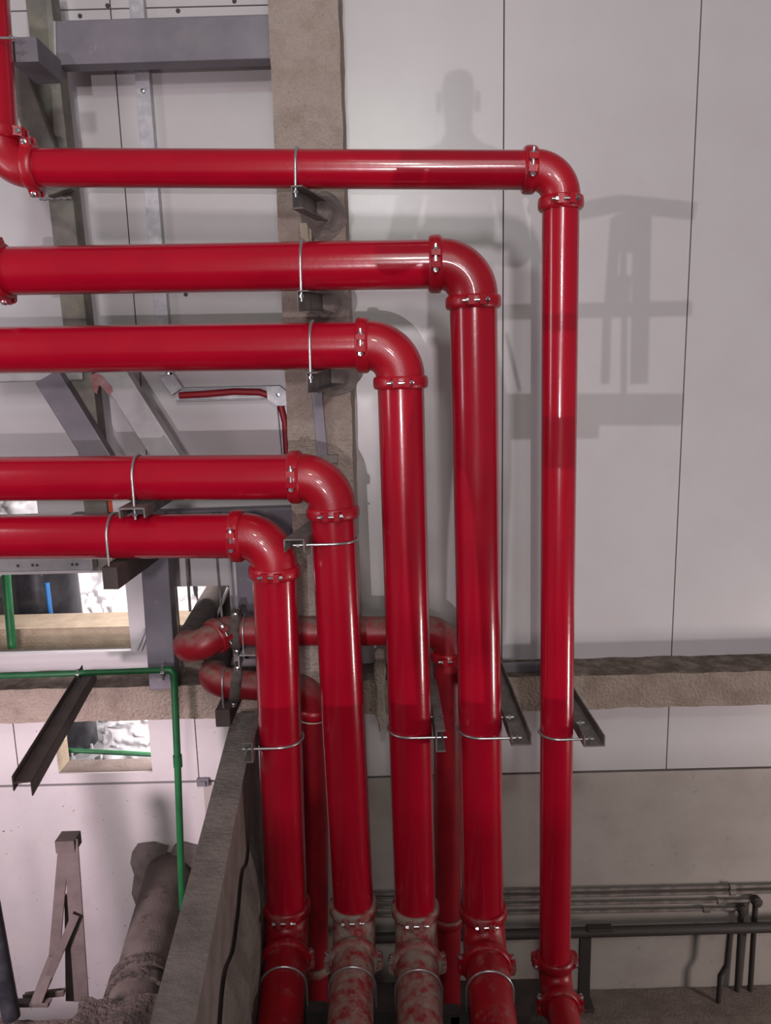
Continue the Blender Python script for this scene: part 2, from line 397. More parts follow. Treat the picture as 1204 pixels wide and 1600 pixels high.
# rear pair
YR = 5.08
RR = .101
a = U(282,1030,4.82)
R1 = [V((a.x-.12, 8.0, a.z+.35)), a, U(350,986,YR), U(700,986,YR), U(698,1600,YR)]
R1[0] = U(352, 900, 6.9)
run('fire_pipe', 'longer rear red pipe, running from a brown pipe at the left to a far drop', R1, RR, [.125,.13,.15], ['rust_pipe','red_old','red_old','red_old'], ['red_old','red_old','red_old'],
    [(None,(FR,'red_old')), (None,(UPD,'rust_pipe')), (None,(FR,))], 'rear red pipes')
a = U(331,1066,5.0)
R2 = [a+V((-.16, 1.6, .1)), a, U(490,1078,5.1), U(492,1600,5.1)]
run('fire_pipe', 'short rear red pipe low beside the block wall, dropping behind the two left drops', R2, RR, [.13,.15], ['rust_pipe','red_old','red_old'], ['red_old','red_old'],
    [(None,(UPD,'rust_pipe')), (None,(SIDE,))], 'rear red pipes')
coupling(bpy.data.objects['fire_pipe.005'], U(698,1434,YR), (0,0,1), (1,0,0), RR, 'red_old')
coupling(bpy.data.objects['fire_pipe.006'], U(492,1508,5.1), (0,0,1), (1,0,0), RR, 'red_dust')
MB().lathe(U(490,1118,5.1), (0,0,1), [(-.012,RR),(-.012,RR+.012),(.012,RR+.012),(.012,RR)], 32).build('gasket_ring', 'cream', bpy.data.objects['fire_pipe.006'], smooth=True)

# ------------------------------------------------------------------ brackets: channel + U-bolt
def arcpts(c, ax, ay, r, a0, a1, n=20): return [c+(ax*math.cos(a0+(a1-a0)*i/n)+ay*math.sin(a0+(a1-a0)*i/n))*r for i in range(n+1)]
def ubolt(parent, c, axis, opend, r, leg, rod=.008):
    """rod round the pipe at c; legs run along opend"""
    e, s, z = frame(axis, opend); rr = r+rod
    pts = [c+s*rr+e*leg] + arcpts(c, s, e*-1, rr, 0, PI) + [c-s*rr+e*leg]
    o = MB().tube(pts, rod, 8).build('u_bolt', 'zinc', parent, smooth=60)
    for sg in (1, -1):
        q = c+s*rr*sg+e*(leg-.035); MB().lathe(q, e, [(0,0),(0,.016),(.014,.016),(.014,0)], 6, closed=False).build('nut', 'chrome', o)
    return o
def channel(parent, A, B, wdir, wd, ht, t=.008, m_='strut', name='channel'):
    """C channel from A to B; web is centred on the line, wd wide along wdir, flanges ht deep along frame normal"""
    z = (B-A).normalized(); x = V(wdir); x = (x-z*x.dot(z)).normalized(); y = z.cross(x); L = (B-A).length
    mb = MB(); mb.obox(A, x, y, z, (-wd/2, wd/2), (0, t), (0, L))
    mb.obox(A, x, y, z, (-wd/2, -wd/2+t), (t, ht), (0, L)); mb.obox(A, x, y, z, (wd/2-t, wd/2), (t, ht), (0, L))
    return bevel(mb.build(name, m_, parent), .002)
def hpos(P, px):                                       # point of a horizontal pipe axis nearest to pixel column px
    a, b = P; best = None
    for i in range(401):
        q = a.lerp(b, i/400); v = q.dot(fw); x = 602+F*q.dot(rt)/v
        if best is None or abs(x-px) < best[0]: best = (abs(x-px), q)
    return best[1]
def vpos(P, py):
    a, b = P; best = None
    for i in range(801):
        q = a.lerp(b, i/800); v = q.dot(fw); y = 800-F*q.dot(up)/v
        if best is None or abs(y-py) < best[0]: best = (abs(y-py), q)
    return best[1]
# under the horizontal pipes, standing out of the column
for (P, px, r, lab, op) in ((P1[1:3], 465, RS, 'galvanised bracket and U-bolt under the topmost red pipe at the column', 1),
                            (P2[0:2], 475, RB, 'galvanised bracket and U-bolt under the second red pipe at the column', 1),
                            (P3[0:2], 489, RB, 'galvanised bracket and U-bolt under the third red pipe at the column', 1)):
    q = hpos(P, px); root = empty('pipe_bracket', (q.x+.02, 5.45, q.z-r-.08), lab, 'bracket', 'pipe brackets')
    zc = q.z-r-.012
    A = V((q.x, q.y-r-.03, zc-.06)); B = V((q.x+.13, YCOL+.02, zc-.01))
    z = (B-A).normalized(); mb = MB(); X = V((1,0,0)); X = (X-z*X.dot(z)).normalized(); Z = V((0,0,1)); L = (B-A).length
    mb.obox(A, X, Z, z, (-.032,.032), (.052,.06), (0,L)); mb.obox(A, X, Z, z, (-.032,-.025), (-.06,.052), (0,L)); mb.obox(A, X, Z, z, (-.025,.032), (-.06,-.052), (0,L))
    bevel(mb.build('channel', 'strut', root), .002)
    MB().box(q.x+.06, q.x+.20, YCOL-.025, YCOL-.003, zc-.09, zc+.06).build('anchor_plate', 'strut', root)
    cb_ = MB().lathe(V((q.x+.085, YCOL+.01, zc-.02)), (0,-1,0), [(0,.0),(0,.15),(.03,.14),(.06,.11),(.18,.085),(.22,.06),(.23,0)], 28, closed=False)
    for i_, v_ in enumerate(cb_.v): cb_.v[i_] = v_ + noise.noise_vector(v_*9)*.014
    cb_.build('cement_collar', 'mortar', root, smooth=70)
    ubolt(root, q, P[1]-P[0], (0,0,-1), r, r+.07)
# pipe four and five further left, channels run back to the steel frame
q = hpos(P4[0:2], 218); root = empty('pipe_bracket', (q.x, 5.3, q.z-RB-.03), 'inverted galvanised channel with U-bolt under the fourth red pipe', 'bracket', 'pipe brackets')
z0 = q.z-RB-.012; mb = MB(); mb.box(q.x-.075, q.x+.075, q.y-RB-.06, 5.34, z0-.010, z0); mb.box(q.x-.075, q.x-.066, q.y-RB-.06, 5.34, z0-.06, z0-.010); mb.box(q.x+.066, q.x+.075, q.y-RB-.06, 5.34, z0-.06, z0-.010)
mb.build('channel', 'strut', root); ubolt(root, q, (1,0,0), (0,0,-1), RB, RB+.09)
q = hpos(P5[0:2], 180); root = empty('pipe_bracket', (q.x, 5.3, q.z-RB-.03), 'dark brown bracket with U-bolt under the lowest horizontal red pipe', 'bracket', 'pipe brackets')
z0 = q.z-RB-.012; A = V((q.x+.015, q.y-RB-.05, z0)); B = V((q.x+.06, 5.36, z0))
mb = MB(); zz = (B-A).normalized(); L = (B-A).length; Z = V((0,0,1)); X = Z.cross(zz)*-1
mb.obox(A, X, Z, zz, (-.045,.045), (-.008,0), (0,L)); mb.obox(A, X, Z, zz, (.037,.045), (-.13,-.008), (0,L)); mb.obox(A, X, Z, zz, (-.045,.037), (-.13,-.122), (0,L)); mb.obox(A, X, Z, zz, (-.045,.037), (-.122,-.008), (.004,.012))
mb.build('channel', 'strut_brown', root); ubolt(root, q, (1,0,0), (0,0,-1), RB, RB+.05)
# vertical drops: channel beside the drop, U-bolt legs go through it
def side_bracket(P, py, r, sgn, lab, wd=.12, ht=.05, orient='u', back=5.46, off=.03, dxb=0.0, front=.0):
    q = vpos(P, py); root = empty('pipe_bracket', (q.x+sgn*(r+off+wd/2), 5.44, q.z), lab, 'bracket', 'pipe brackets')
    xi = q.x+sgn*(r+off); xo = xi+sgn*wd; xa, xb = min(xi,xo), max(xi,xo); y0, y1 = q.y-r-.05-front, back; t = .009; z = q.z-.03
    sh = V((dxb, y1-y0, 0)); zz = sh.normalized(); L = sh.length; X = V((1,0,0)); Z = V((0,0,1)); A = V((0, y0, z))
    mb = MB(); X2 = X
    if orient == 'u':      # open to the top
        mb.obox(A, X2, Z, zz, (xa, xb), (0,t), (0,L)); mb.obox(A, X2, Z, zz, (xa,xa+t), (t,ht+.02), (0,L)); mb.obox(A, X2, Z, zz, (xb-t,xb), (t,ht+.02), (0,L))
    elif orient == 'n':    # open to the bottom
        mb.obox(A, X2, Z, zz, (xa, xb), (ht+.02-t,ht+.02), (0,L)); mb.obox(A, X2, Z, zz, (xa,xa+t), (0,ht+.02-t), (0,L)); mb.obox(A, X2, Z, zz, (xb-t,xb), (0,ht+.02-t), (0,L))
    else:                  # web towards the pipe, open away
        mb.obox(A, X2, Z, zz, (min(xi,xi+sgn*t), max(xi,xi+sgn*t)), (-ht,ht+.05), (0,L))
        for zz0 in (-ht, ht+.05-t): mb.obox(A, X2, Z, zz, (min(xi+sgn*t,xo), max(xi+sgn*t,xo)), (zz0,zz0+t), (0,L))
    bevel(mb.build('channel', 'strut', root), .002)
    ubolt(root, q, (0,0,1), (sgn,0,0), r, r+off+.07)
    return root
side_bracket(P1[2:4], 1143, RS, 1, 'steel channel clamping the thin drop furthest right', .13, .05, dxb=-.02)
side_bracket(P2[1:3], 1137, RB, 1, 'steel channel clamping the second drop from the right', .125, .05)
side_bracket(P3[1:3], 1137, RB, 1, 'steel channel clamping the third drop from the right', .06, .045, 'c', off=.012)
side_bracket(P4[1:3], 842, RB, -1, 'inverted steel channel clamping the drop with the palest elbow', .12, .055, 'n', back=5.5, off=.025, dxb=.22)
side_bracket(P5[1:3], 1152, RB, -1, 'short bracket clamping the leftmost drop to the block wall', .06, .04, 'c', back=4.75, off=.01)
# rear pipes: U-bolts
q = hpos(R1[2:4], 383); root = empty('pipe_bracket', (q.x, 5.3, q.z-.15), 'pale channel with U-bolt carrying the longer rear red pipe', 'bracket', 'pipe brackets')
z0 = q.z-RR-.012; mb = MB(); mb.box(q.x-.03, q.x+.09, q.y-RR-.06, 5.46, z0-.008, z0); mb.box(q.x-.03, q.x-.022, q.y-RR-.06, 5.46, z0-.09, z0); mb.build('channel', 'tube_light', root)
ubolt(root, q, (1,0,0), (0,0,-1), RR, RR+.06, .007)
q = hpos(R2[1:3], 352); root = empty('pipe_bracket', (q.x, 5.3, q.z-.15), 'dark bracket with long U-bolt under the short rear red pipe', 'bracket', 'pipe brackets')
z0 = q.z-RR-.03; mb = MB(); mb.box(q.x-.05, q.x+.05, q.y-RR-.05, 5.46, z0-.12, z0); bevel(mb.build('channel', 'strut_brown', root))
ubolt(root, q, (1,0,0), (0,0,-1), RR, RR+.12, .007)
# U-straps over the dusty pipes that run towards the camera
for P, r, lab in ((P5, RB, 'leftmost'), (P4, RB, 'palest, second from left'), (P3, RB, 'third from left'), (P2, RB, 'half red, fourth from left')):
    q = P[2].lerp(P[3], .165); o = empty('pipe_strap', q, 'thin metal strap over the dusty pipe end, '+lab, 'strap', 'straps over the dusty pipe ends')
    ax = (P[3]-P[2]).normalized(); e, s, z = frame(ax, (0,0,-1)); rr = r+.007
    MB().tube([q+s*rr+e*.45] + arcpts(q, s, e*-1, rr, 0, PI) + [q-s*rr+e*.45], .0075, 8).build('rod', 'zinc', o, smooth=60)
    MB().box(q.x-.24, q.x+.24, q.y-.04, q.y+.04, q.z-r-.11, q.z-r-.004).build('cross_bar', 'darkrail', o)

# ------------------------------------------------------------------ steel tube frame at the left
fr = empty('tube_truss', U(60, 890, 5.4), 'welded grey steel tube frame with posts, braces and crossbeams left of the column', 'frame')
def bar(name, A, B, wd, Y0, dep, mt, ext=0):
    a, b = U(*A, Y0), U(*B, Y0); z = (b-a).normalized(); y = V((0,1,0)); x = y.cross(z)
    mb = MB(); mb.obox(a, x, y, z, (-wd/2, wd/2), (0, dep), (-ext, (b-a).length+ext)); return bevel(mb.build(name, mt, fr), .008, 2)
YF = 5.42
bar('post', (55,-40), (160,892), .165, YF, .15, 'tube_olive')
bar('crossbeam', (84,67), (440,56), .262, YF, .13, 'tube')
bar('brace', (10,85), (92,300), .16, YF-.10, .10, 'tube_olive')
bar('crossbeam', (-80,585), (128,579), .13, YF-.02, .10, 'tube_light')
bar('brace', (72,588), (163,735), .185, YF-.11, .10, 'tube')
bar('brace', (160,560), (272,735), .185, YF-.02, .12, 'tube_light')
bar('crossbeam', (110,830), (478,818), .24, YF, .13, 'tube')
bar('post', (236,800), (254,1078), .20, YF-.02, .14, 'tube')
bar('post', (384,800), (396,1030), .19, YF+.06, .14, 'tube')
o = bar('crossbeam', (-80,885), (144,880), .105, YF-.12, .10, 'tube_light')
for px, py in ((28,884),(51,883),(58,883),(113,882),(120,882)):
    MB().lathe(U(px,py,YF-.121), (0,-1,0), [(0,0),(0,.011),(.003,.011),(.003,0)], 10, closed=False).build('bolt_hole', 'groove', o)
for A, B in (((62,311),(112,309)), ((85,34),(86,96))):      # weld seams
    a, b = U(*A, YF-.005), U(*B, YF-.005); k = 14
    MB().tube([a.lerp(b, i/k)+V((0,0,.004*math.sin(i*2.1))) for i in range(k+1)], .011, 6).build('weld_seam', 'tube_light', fr, smooth=True)
p = U(37, 78, 4.62); root = empty('pipe_bracket', p, 'grey plate bracket clamping the riser in the top left corner', 'bracket', 'pipe brackets')
MB().box(p.x-.08, p.x+.075, p.y, 4.95, p.z-.06, p.z+.065).build('channel', 'tube', root)
q = vpos(P1[0:2], 72); ubolt(root, q, P1[1]-P1[0], (1,0,0), RS, RS+.08, .007)

sm = [U(x_, y_, YF-.024) for x_, y_ in ((140,588),(150,582),(161,588),(168,598),(174,603),(176,612),(169,617),(160,606),(155,602),(151,616),(147,612),(144,600))]
MB().prism(sm, (0,1,0), .003).build('paint_smear', 'smear', fr)
# small things on the beam
fp = [U(x_, y_, 5.425) for x_, y_ in ((586,1016),(600,1014),(603,1050),(599,1085),(603,1120),(600,1142),(593,1146),(590,1128),(586,1122),(588,1085),(583,1050))]
tag(bevel(MB().prism(fp, (0,1,0), .035).build('foam_drip', 'spray'), .012, 2), 'tan drip of foam running down the beam between two drops', 'foam')
p = U(812, 1047, 5.56); tag(bevel(MB().box(p.x-.15, p.x+.17, 5.55, 5.58, p.z-.06, p.z+.06).build('steel_plate', 'tube'), .004), 'small dark steel plate standing on the beam beside the furthest right drop', 'plate')

# ------------------------------------------------------------------ cable trunking and red cable
tr = empty('cable_trunking', U(262, 600, W), 'galvanised cable trunking running down the wall then stepping right to the column', 'trunking')
YT = W-.075
def tro(A, B, wd, opened):
    a, b = U(*A, YT), U(*B, YT); z = (b-a).normalized(); y = V((0,1,0)); x = y.cross(z); L = (b-a).length; mb = MB()
    if opened:
        mb.obox(a, x, y, z, (-wd/2,wd/2), (.066,.074), (0,L)); mb.obox(a, x, y, z, (-wd/2,-wd/2+.006), (0,.066), (0,L)); mb.obox(a, x, y, z, (wd/2-.006,wd/2), (0,.066), (0,L))
    else: mb.obox(a, x, y, z, (-wd/2,wd/2), (0,.074), (0,L))
    return bevel(mb.build('trunking_run', 'galv', tr), .002)
tro((209,-40),(259,586),.098,False); tro((259,586),(276,612),.098,False); tro((272,617),(428,613),.095,True); tro((440,628),(449,730),.085,True)
poly = [U(*q, YT-.006) for q in ((416,604),(436,603),(448,612),(450,634),(432,634),(418,624))]
MB().prism(poly, (0,1,0), .05).build('corner_plate', 'galv', tr)
for px, py in ((223,142),(262,583),(434,617)):
    pp = U(px,py,YT-.006); MB().lathe(pp, (0,-1,0), [(0,0),(0,.017),(.008,.014),(.010,0)], 8, closed=False).build('screw', 'chrome', tr)
cb = [U(280,618,YT+.04), U(320,616,YT+.03), U(365,612,YT+.04), U(405,613,YT+.03), U(424,619,YT+.04), U(438,632,YT+.035), U(445,660,YT+.04), U(449,730,YT+.035)]
tag(MB().tube(cb, .024, 10).build('red_cable', 'redcable', None, smooth=True), 'red cable lying in the stepped wall trunking', 'cable')

# rod hangers, strips and small things on the column
def rodthing(name, lab, cat, pts, r, mt, group=None, n=8):
    return tag(MB().tube(pts, r, n).build(name, mt, None, smooth=60), lab, cat, group)
rodthing('hanger_rod', 'thin dark hanging rod beside the grey post, nearer the post', 'rod', [U(286,800,5.7), U(297,955,5.7)], .011, 'strut')
rodthing('hanger_rod', 'thin hanging rod reaching down to the clamp of the longer rear red pipe', 'rod', [U(333,800,5.12), U(347,968,5.12)], .009, 'strut')
rodthing('white_strip', 'thin pale rod leaning in the pipe opening beside the brown pipe', 'rod', [U(334,975,5.72), U(356,918,5.9)], .012, 'panel')
rodthing('conduit_offcut', 'pair of thin pale rods leaning low beside the grey post, left one', 'rod', [U(213,1016,5.74), U(226,984,5.74)], .011, 'panel')
rodthing('conduit_offcut', 'pair of thin pale rods leaning low beside the grey post, right one', 'rod', [U(219,1018,5.74), U(231,986,5.74)], .011, 'panel')
fl = empty('flat_bar', U(500,660,YCOL-.04), 'dark flat steel bar hanging down the column below the third pipe', 'bar')
A, B = U(493,596,YCOL-.04), U(504,716,YCOL-.04); z = (B-A).normalized(); X = V((0,1,0)).cross(z)
bevel(MB().obox(A, X, V((0,1,0)), z, (-.035,.035), (0,.035), (0,(B-A).length)).build('strip', 'tube', fl), .003)
MB().box(B.x-.02, B.x+.10, YCOL-.05, YCOL, B.z-.03, B.z+.02).build('foot_plate', 'strut', fl)
fo = empty('foam_stick', U(476,366,YCOL-.04), 'cream wooden stick on the column between first and second pipes', 'stick')
A, B = U(473,348,YCOL-.04), U(477,392,YCOL-.04); bevel(MB().obox(A, V((1,0,0)), V((0,1,0)), (B-A).normalized(), (-.022,.03), (0,.03), (0,(B-A).length)).build('strip', 'cream', fo), .004)
A, B = U(483,333,YCOL-.04), U(486,392,YCOL-.04); MB().obox(A, V((1,0,0)), V((0,1,0)), (B-A).normalized(), (-.007,.007), (0,.03), (0,(B-A).length)).build('wire', 'cream', fo)

# ------------------------------------------------------------------ green water pipes
gp = empty('green_pipe', U(270,1050,5.25), 'dark green plastic water pipe along the beam and down the lower left wall', 'pipe')
YG = 5.28
MB().tube([U(-80,1059,YG), U(258,1047,YG)], .022, 16).build('pipe', 'green', gp, smooth=True)
MB().tube([U(258,1047,YG), U(266,1047,YG), U(271,1052,YG), U(272,1062,YG)], .030, 16).build('elbow', 'green', gp, smooth=True)
MB().tube([U(272,1062,YG), U(277,1185,YG-.02), U(285,1420,YG-.06)], .026, 16).build('pipe', 'green', gp, smooth=True)
MB().tube([U(277,1180,YG-.02), U(278,1198,YG-.02)], .033, 16).build('socket', 'green', gp, smooth=True)
for px in (123, 255):
    a = U(px,1060-.036*px,YG); k = MB(); k.lathe(a, (1,0,0), [(-.012,.022),(-.012,.031),(.012,.031),(.012,.022)], 20)
    k.tube([a+V((0,-.01,.03)), a+V((0,-.01,.058))], .011, 8); k.tube([a+V((0,-.01,-.03)), a+V((0,-.01,-.052))], .010, 8); k.build('clamp', 'chrome', gp, smooth=40)
rodthing('green_pipe', 'short green pipe leaning inside the upper left wall opening', 'pipe', [U(8,880,5.98), U(19,1012,5.98)], .035, 'green', n=14)
rodthing('green_pipe', 'green pipe crossing the small lower left wall opening', 'pipe', [U(60,1170,6.08), U(260,1180,6.08)], .020, 'green', n=14)

# loose channel sticking out of the beam at the left
lb = empty('angle_bracket', U(140,1045,5.4), 'long dark brown channel jutting from the beam towards the viewer, left of everything', 'bracket')
zz0 = U(135,1046,5.46).z
A = UZ(34,1222,zz0); B = UZ(139,1046,zz0)
z = (B-A).normalized(); Z = V((0,0,1)); X = z.cross(Z); L = (B-A).length; mb = MB()
mb.obox(A, X, Z, z, (-.05,.05), (-.008,0), (0,L)); mb.obox(A, X, Z, z, (.042,.05), (-.09,-.008), (0,L)); mb.obox(A, X, Z, z, (-.05,-.042), (-.05,.04), (0,L))
bevel(mb.build('channel', 'strut_brown', lb), .003)

# ------------------------------------------------------------------ back room: foil, black pipe
def foil(x0, x1, z0, z1, Y, lab, seed):
    nx, nz = int((x1-x0)/.022), int((z1-z0)/.022); mb = MB()
    for j in range(nz+1):
        for i in range(nx+1):
            p = V((x0+(x1-x0)*i/nx, Y, z0+(z1-z0)*j/nz)); q = p*2.3+V((seed,0,0)); n1 = noise.noise_vector(q*.8)
            d = abs(noise.noise(q*1.6+n1*1.4))*.16 + abs(noise.noise(q*3.6+n1*2.2))*.10 + abs(noise.noise(q*8+n1*3))*.04
            mb.v.append(p+V((n1.x*.03, -d, n1.z*.03)))
    for j in range(nz):
        for i in range(nx): k = j*(nx+1)+i; mb.f.append((k, k+1, k+nx+2, k+nx+1))
    return tag(mb.build('foil_sheet', 'foil', None, smooth=60), lab, 'foil')
za = U(100,900,7.3).z
foil(-4.6, -1.9, za-1.0, za+1.2, 7.4, 'crumpled white foil hanging behind the upper left wall opening', 1.7)
foil(-1.88, -1.0, za-1.0, za+.6, 7.4, 'crumpled white foil behind the brown pipe opening', 6.1)
foil(-4.6, -1.6, za-3.9, za-1.05, 7.35, 'smoother white foil behind the small lower left wall opening', 9.3)
bp = U(70, 925, 6.95); k = empty('black_pipe', (bp.x, bp.y, bp.z-2), 'large black plastic pipe with blue stripe behind the left wall openings', 'pipe')
MB().tube([bp+V((0.06,0,-2.4)), bp+V((0,0,.28))], .30, 40).build('pipe', 'black', k, smooth=True)
MB().tube([bp+V((.155,-.262,-.5)), bp+V((.150,-.262,.16))], .022, 8).build('stripe', 'blue', k, smooth=True)
for dx in (.10, -.24):
    MB().tube([bp+V((dx+.01,-.27+abs(dx)*.35,-.5)), bp+V((dx,-.27+abs(dx)*.35,.27))], .03, 10).build('batten', 'tube', k, smooth=True)
fz = U(120,1168,6.9).z; q = V((bp.x+.05, bp.y, fz))
f = MB().lathe(q, (0,0,1), [(-.02,.28),(-.02,.42),(.02,.42),(.02,.28)], 40).build('flange', 'tube_light', k, smooth=True)
for i in range(12):
    a = 2*PI*i/12; b = q+V((math.cos(a)*.37, math.sin(a)*.37, 0)); mb = MB(); mb.tube([b+V((0,0,-.1)), b+V((0,0,.1))], .014, 8); mb.lathe(b+V((0,0,.02)), (0,0,1), [(0,0),(0,.028),(.03,.028),(.03,0)], 6, closed=False); mb.build('bolt', 'galv', f)
p = U(187, 789, 5.415); tp = empty('warning_label', p, 'small orange and white notice in the gap between the lowest two pipes', 'label')
MB().box(p.x-.08, p.x-.05, p.y-.004, p.y, p.z-.05, p.z+.05).build('orange_edge', 'orange', tp); MB().box(p.x-.05, p.x+.08, p.y-.004, p.y, p.z-.05, p.z+.05).build('sheet', 'foil', tp)

# ------------------------------------------------------------------ block wall running towards the camera
zt = -2.49
A = UZ(382,1112,zt); B = UZ(268,1600,zt); ax = (B-A).normalized(); wx = V((-ax.y, ax.x, 0)) # wx points to the viewer's right
if wx.x < 0: wx = -wx
bw = empty('block_wall', (A.x, A.y, ZF), 'low wall of grey cement blocks running from the beam towards the viewer beside the leftmost drop', 'wall')
def along(py):                                          # distance along wall top for pixel row
    e = ray(320, py); lo, hi = 0.0, 6.0
    for _ in range(50):
        md = (lo+hi)/2; q = A+ax*md; y = 800-F*q.dot(up)/q.dot(fw)
        if y < py: lo = md
        else: hi = md
    return lo
marks = [0.0, along(1176), along(1268), along(1300), along(1463), along(1510), along(1600)+.25]
hw = .10
def block(s0, s1, z0, z1, dw=0):
    j = .005; mb = MB(); mb.obox(A, ax, wx, V((0,0,1)), (s0+j, s1-j), (-hw+dw, hw+dw), (z0+j, z1-j)); bevel(mb.build('block', 'block', bw), .008, 2)
for s0_, s1_ in zip(marks[:-1], marks[1:]): block(s0_, s1_, zt-.2, zt, random.uniform(-.006,.006))
Lw = marks[-1]
for c_ in range(1, 12):
    s = -.4*(c_ % 2)*.5
    while s < Lw:
        e = min(s+.4, Lw); block(max(s,0), e, zt-.2*(c_+1), zt-.2*c_, random.uniform(-.004,.004)); s += .4
MB().obox(A, ax, wx, V((0,0,1)), (0.002, Lw-.002), (-hw+.012, hw-.012), (ZF-zt, -.008)).build('mortar', 'mortar', bw)
# rough plaster pier on the dark face, upper edge shaped after the block tops' shadow
mb = MB(); n1, n2 = 44, 60
for j in range(n2+1):
    for i in range(n1+1):
        s = Lw*.30+(Lw*.70)*i/n1; top = zt-.42-.12*noise.noise(V((s*3,0,2.2)))-.55*max(0,(s-Lw*.75)); zq = top+(ZF-top)*j/n2
        d = hw+.01+(.05+.035*noise.noise(V((s*5,zq*2,1)))+.03*noise.noise(V((s*14,zq*4,5))))*min(1, j/4)
        mb.v.append(A+ax*s+wx*d+V((0,0,zq-A.z)))
for j in range(n2):
    for i in range(n1): k = j*(n1+1)+i; mb.f.append((k, k+1, k+n1+2, k+n1+1))
tag(mb.build('plaster_coat', 'plaster', bw, smooth=70), 'rough grey plaster on the shaded face, upper edge set along the shadow line')

# ------------------------------------------------------------------ lower left: mud pipe, dirt ledge, A-frame, dark tube
a, b = U(268,1345,W+.15), U(192,1625,4.1); b = V((b.x, b.y, a.z-.02))
mp = empty('mud_pipe', b, 'fat mud-covered brown pipe coming out of the lower left wall', 'pipe')
MB().tube([a, b], .185, 40).build('pipe', 'rust_pipe', mp, smooth=True)
dd = (b-a).normalized()
for off in (.0, .12): MB().lathe(b-dd*(.40+off), dd, [(-.03,.18),(-.03,.215),(.03,.215),(.03,.18)], 40).build('collar', 'dirt', mp, smooth=40)
# grey filler round the pipe
def blob(name, c, rx, rz, mt, lab, cat, seed, dep=.03):
    n = 26; pts = []
    for i in range(n):
        t = 2*PI*i/n; k = 1+.22*noise.noise(V((math.cos(t)*1.6, math.sin(t)*1.6, seed))); pts.append(V((c.x+math.cos(t)*rx*k, c.y, c.z+math.sin(t)*rz*k)))
    return tag(MB().prism(list(reversed(pts)), (0,-1,0), dep).build(name, mt), lab, cat)
pp = [U(x_, y_, W-.018) for x_, y_ in ((207,1330),(215,1318),(240,1315),(264,1321),(258,1336),(238,1350),(234,1375),(232,1400),(228,1428),(214,1417),(206,1395),(210,1365),(204,1347))]
tag(MB().prism(pp, (0,-1,0), .012).build('cement_patch', 'patch'), 'uneven grey cement patch on the wall left of the mud pipe', 'patch')
c1 = U(292,1340,W-.018); blob('cement_patch', c1, .14, .15, 'patch', 'grey cement patch on the wall right of the mud pipe', 'patch', 7.7, .012)
dl = rough_box(-4.2, A.x-.05, 2.6, 4.42, -4.75, -4.18, .06, .03, 4).build('dirt_ledge', 'dirt', None, smooth=80)
tag(dl, None, None, None, 'structure')
mb = MB()
for i in range(90):
    x = random.uniform(-3.2, -1.2); y = random.uniform(3.6, 4.35); r = random.uniform(.015, .06)
    n = 7; base = len(mb.v)
    for j in range(4):
        for k in range(n):
            t = 2*PI*k/n; ph = -PI/2+PI*(j+.5)/4; q = V((math.cos(t)*math.cos(ph), math.sin(t)*math.cos(ph), math.sin(ph)*.7)); mb.v.append(V((x,y,-4.17+r*.3))+q*r*(1+.35*noise.noise(q*2+V((i,0,0)))))
    for j in range(3):
        for k in range(n): k2 = (k+1) % n; mb.f.append(tuple(base+q_ for q_ in (j*n+k, j*n+k2, (j+1)*n+k2, (j+1)*n+k)))
    mb.f.append(tuple(base+k for k in reversed(range(n)))); mb.f.append(tuple(base+3*n+k for k in range(n)))
tag(mb.build('rubble', 'dirt'), 'loose brown dirt clods strewn over the ledge at the bottom left', 'rubble', None, 'stuff')
dm = rough_box(-1.95, A.x-.14, 2.6, 4.14, -4.3, -3.76, .05, .05, 4).build('dirt_mound', 'dirt', None, smooth=80)
tag(dm, 'heap of dry brown dirt burying the near end of the mud pipe', 'dirt heap')
af = empty('steel_trestle', U(100,1560,4.6), 'rusty A-shaped steel support standing on the dirty ledge', 'support')
def abar(A_, B_, wd, Y0, Y1, name='leg'):
    p, q = U(*A_, Y0), U(*B_, Y1); z = (q-p).normalized(); y = V((0,1,0)); x = y.cross(z).normalized(); y = z.cross(x)
    mb = MB(); mb.obox(p, x, y, z, (-wd/2,wd/2), (0,.012), (0,(q-p).length)); mb.obox(p, x, y, z, (wd/2-.012,wd/2), (.012,.07), (0,(q-p).length)); bevel(mb.build(name, 'strut_brown', af), .003)
abar((100,1312),(84,1500),.075,4.75,4.6); abar((84,1495),(55,1570),.075,4.6,4.4); abar((110,1312),(127,1565),.10,4.75,4.55); abar((108,1400),(110,1565),.07,4.8,4.7)
abar((118,1430),(68,1545),.055,4.62,4.5,'brace')
MB().obox(U(104,1318,4.75), V((1,0,0)), V((0,1,0)), V((0,0,1)), (-.07,.06), (-.02,.1), (-.06,.03)).build('cap', 'strut_brown', af)
abar((35,1560),(100,1553),.045,4.5,4.55,'rail'); abar((20,1572),(75,1572),.03,4.4,4.4,'rail')
dt = empty('dark_pole', U(15,1570,4.3), 'black streaked pole leaning at the lower left edge', 'pole')
MB().tube([U(-40,1270,4.4), U(18,1590,4.3)], .055, 20).build('pole', 'black', dt, smooth=True)
p = U(317,1223,W-.02); wc = empty('wall_clip', p, 'small grey metal clip on the joint of the lower left wall', 'clip')
bevel(MB().box(p.x-.05, p.x+.05, W-.03, W, p.z-.03, p.z+.04).build('plate', 'tube', wc), .004); MB().box(p.x-.025, p.x+.025, W-.045, W-.03, p.z-.02, p.z+.02).build('boss', 'tube', wc)

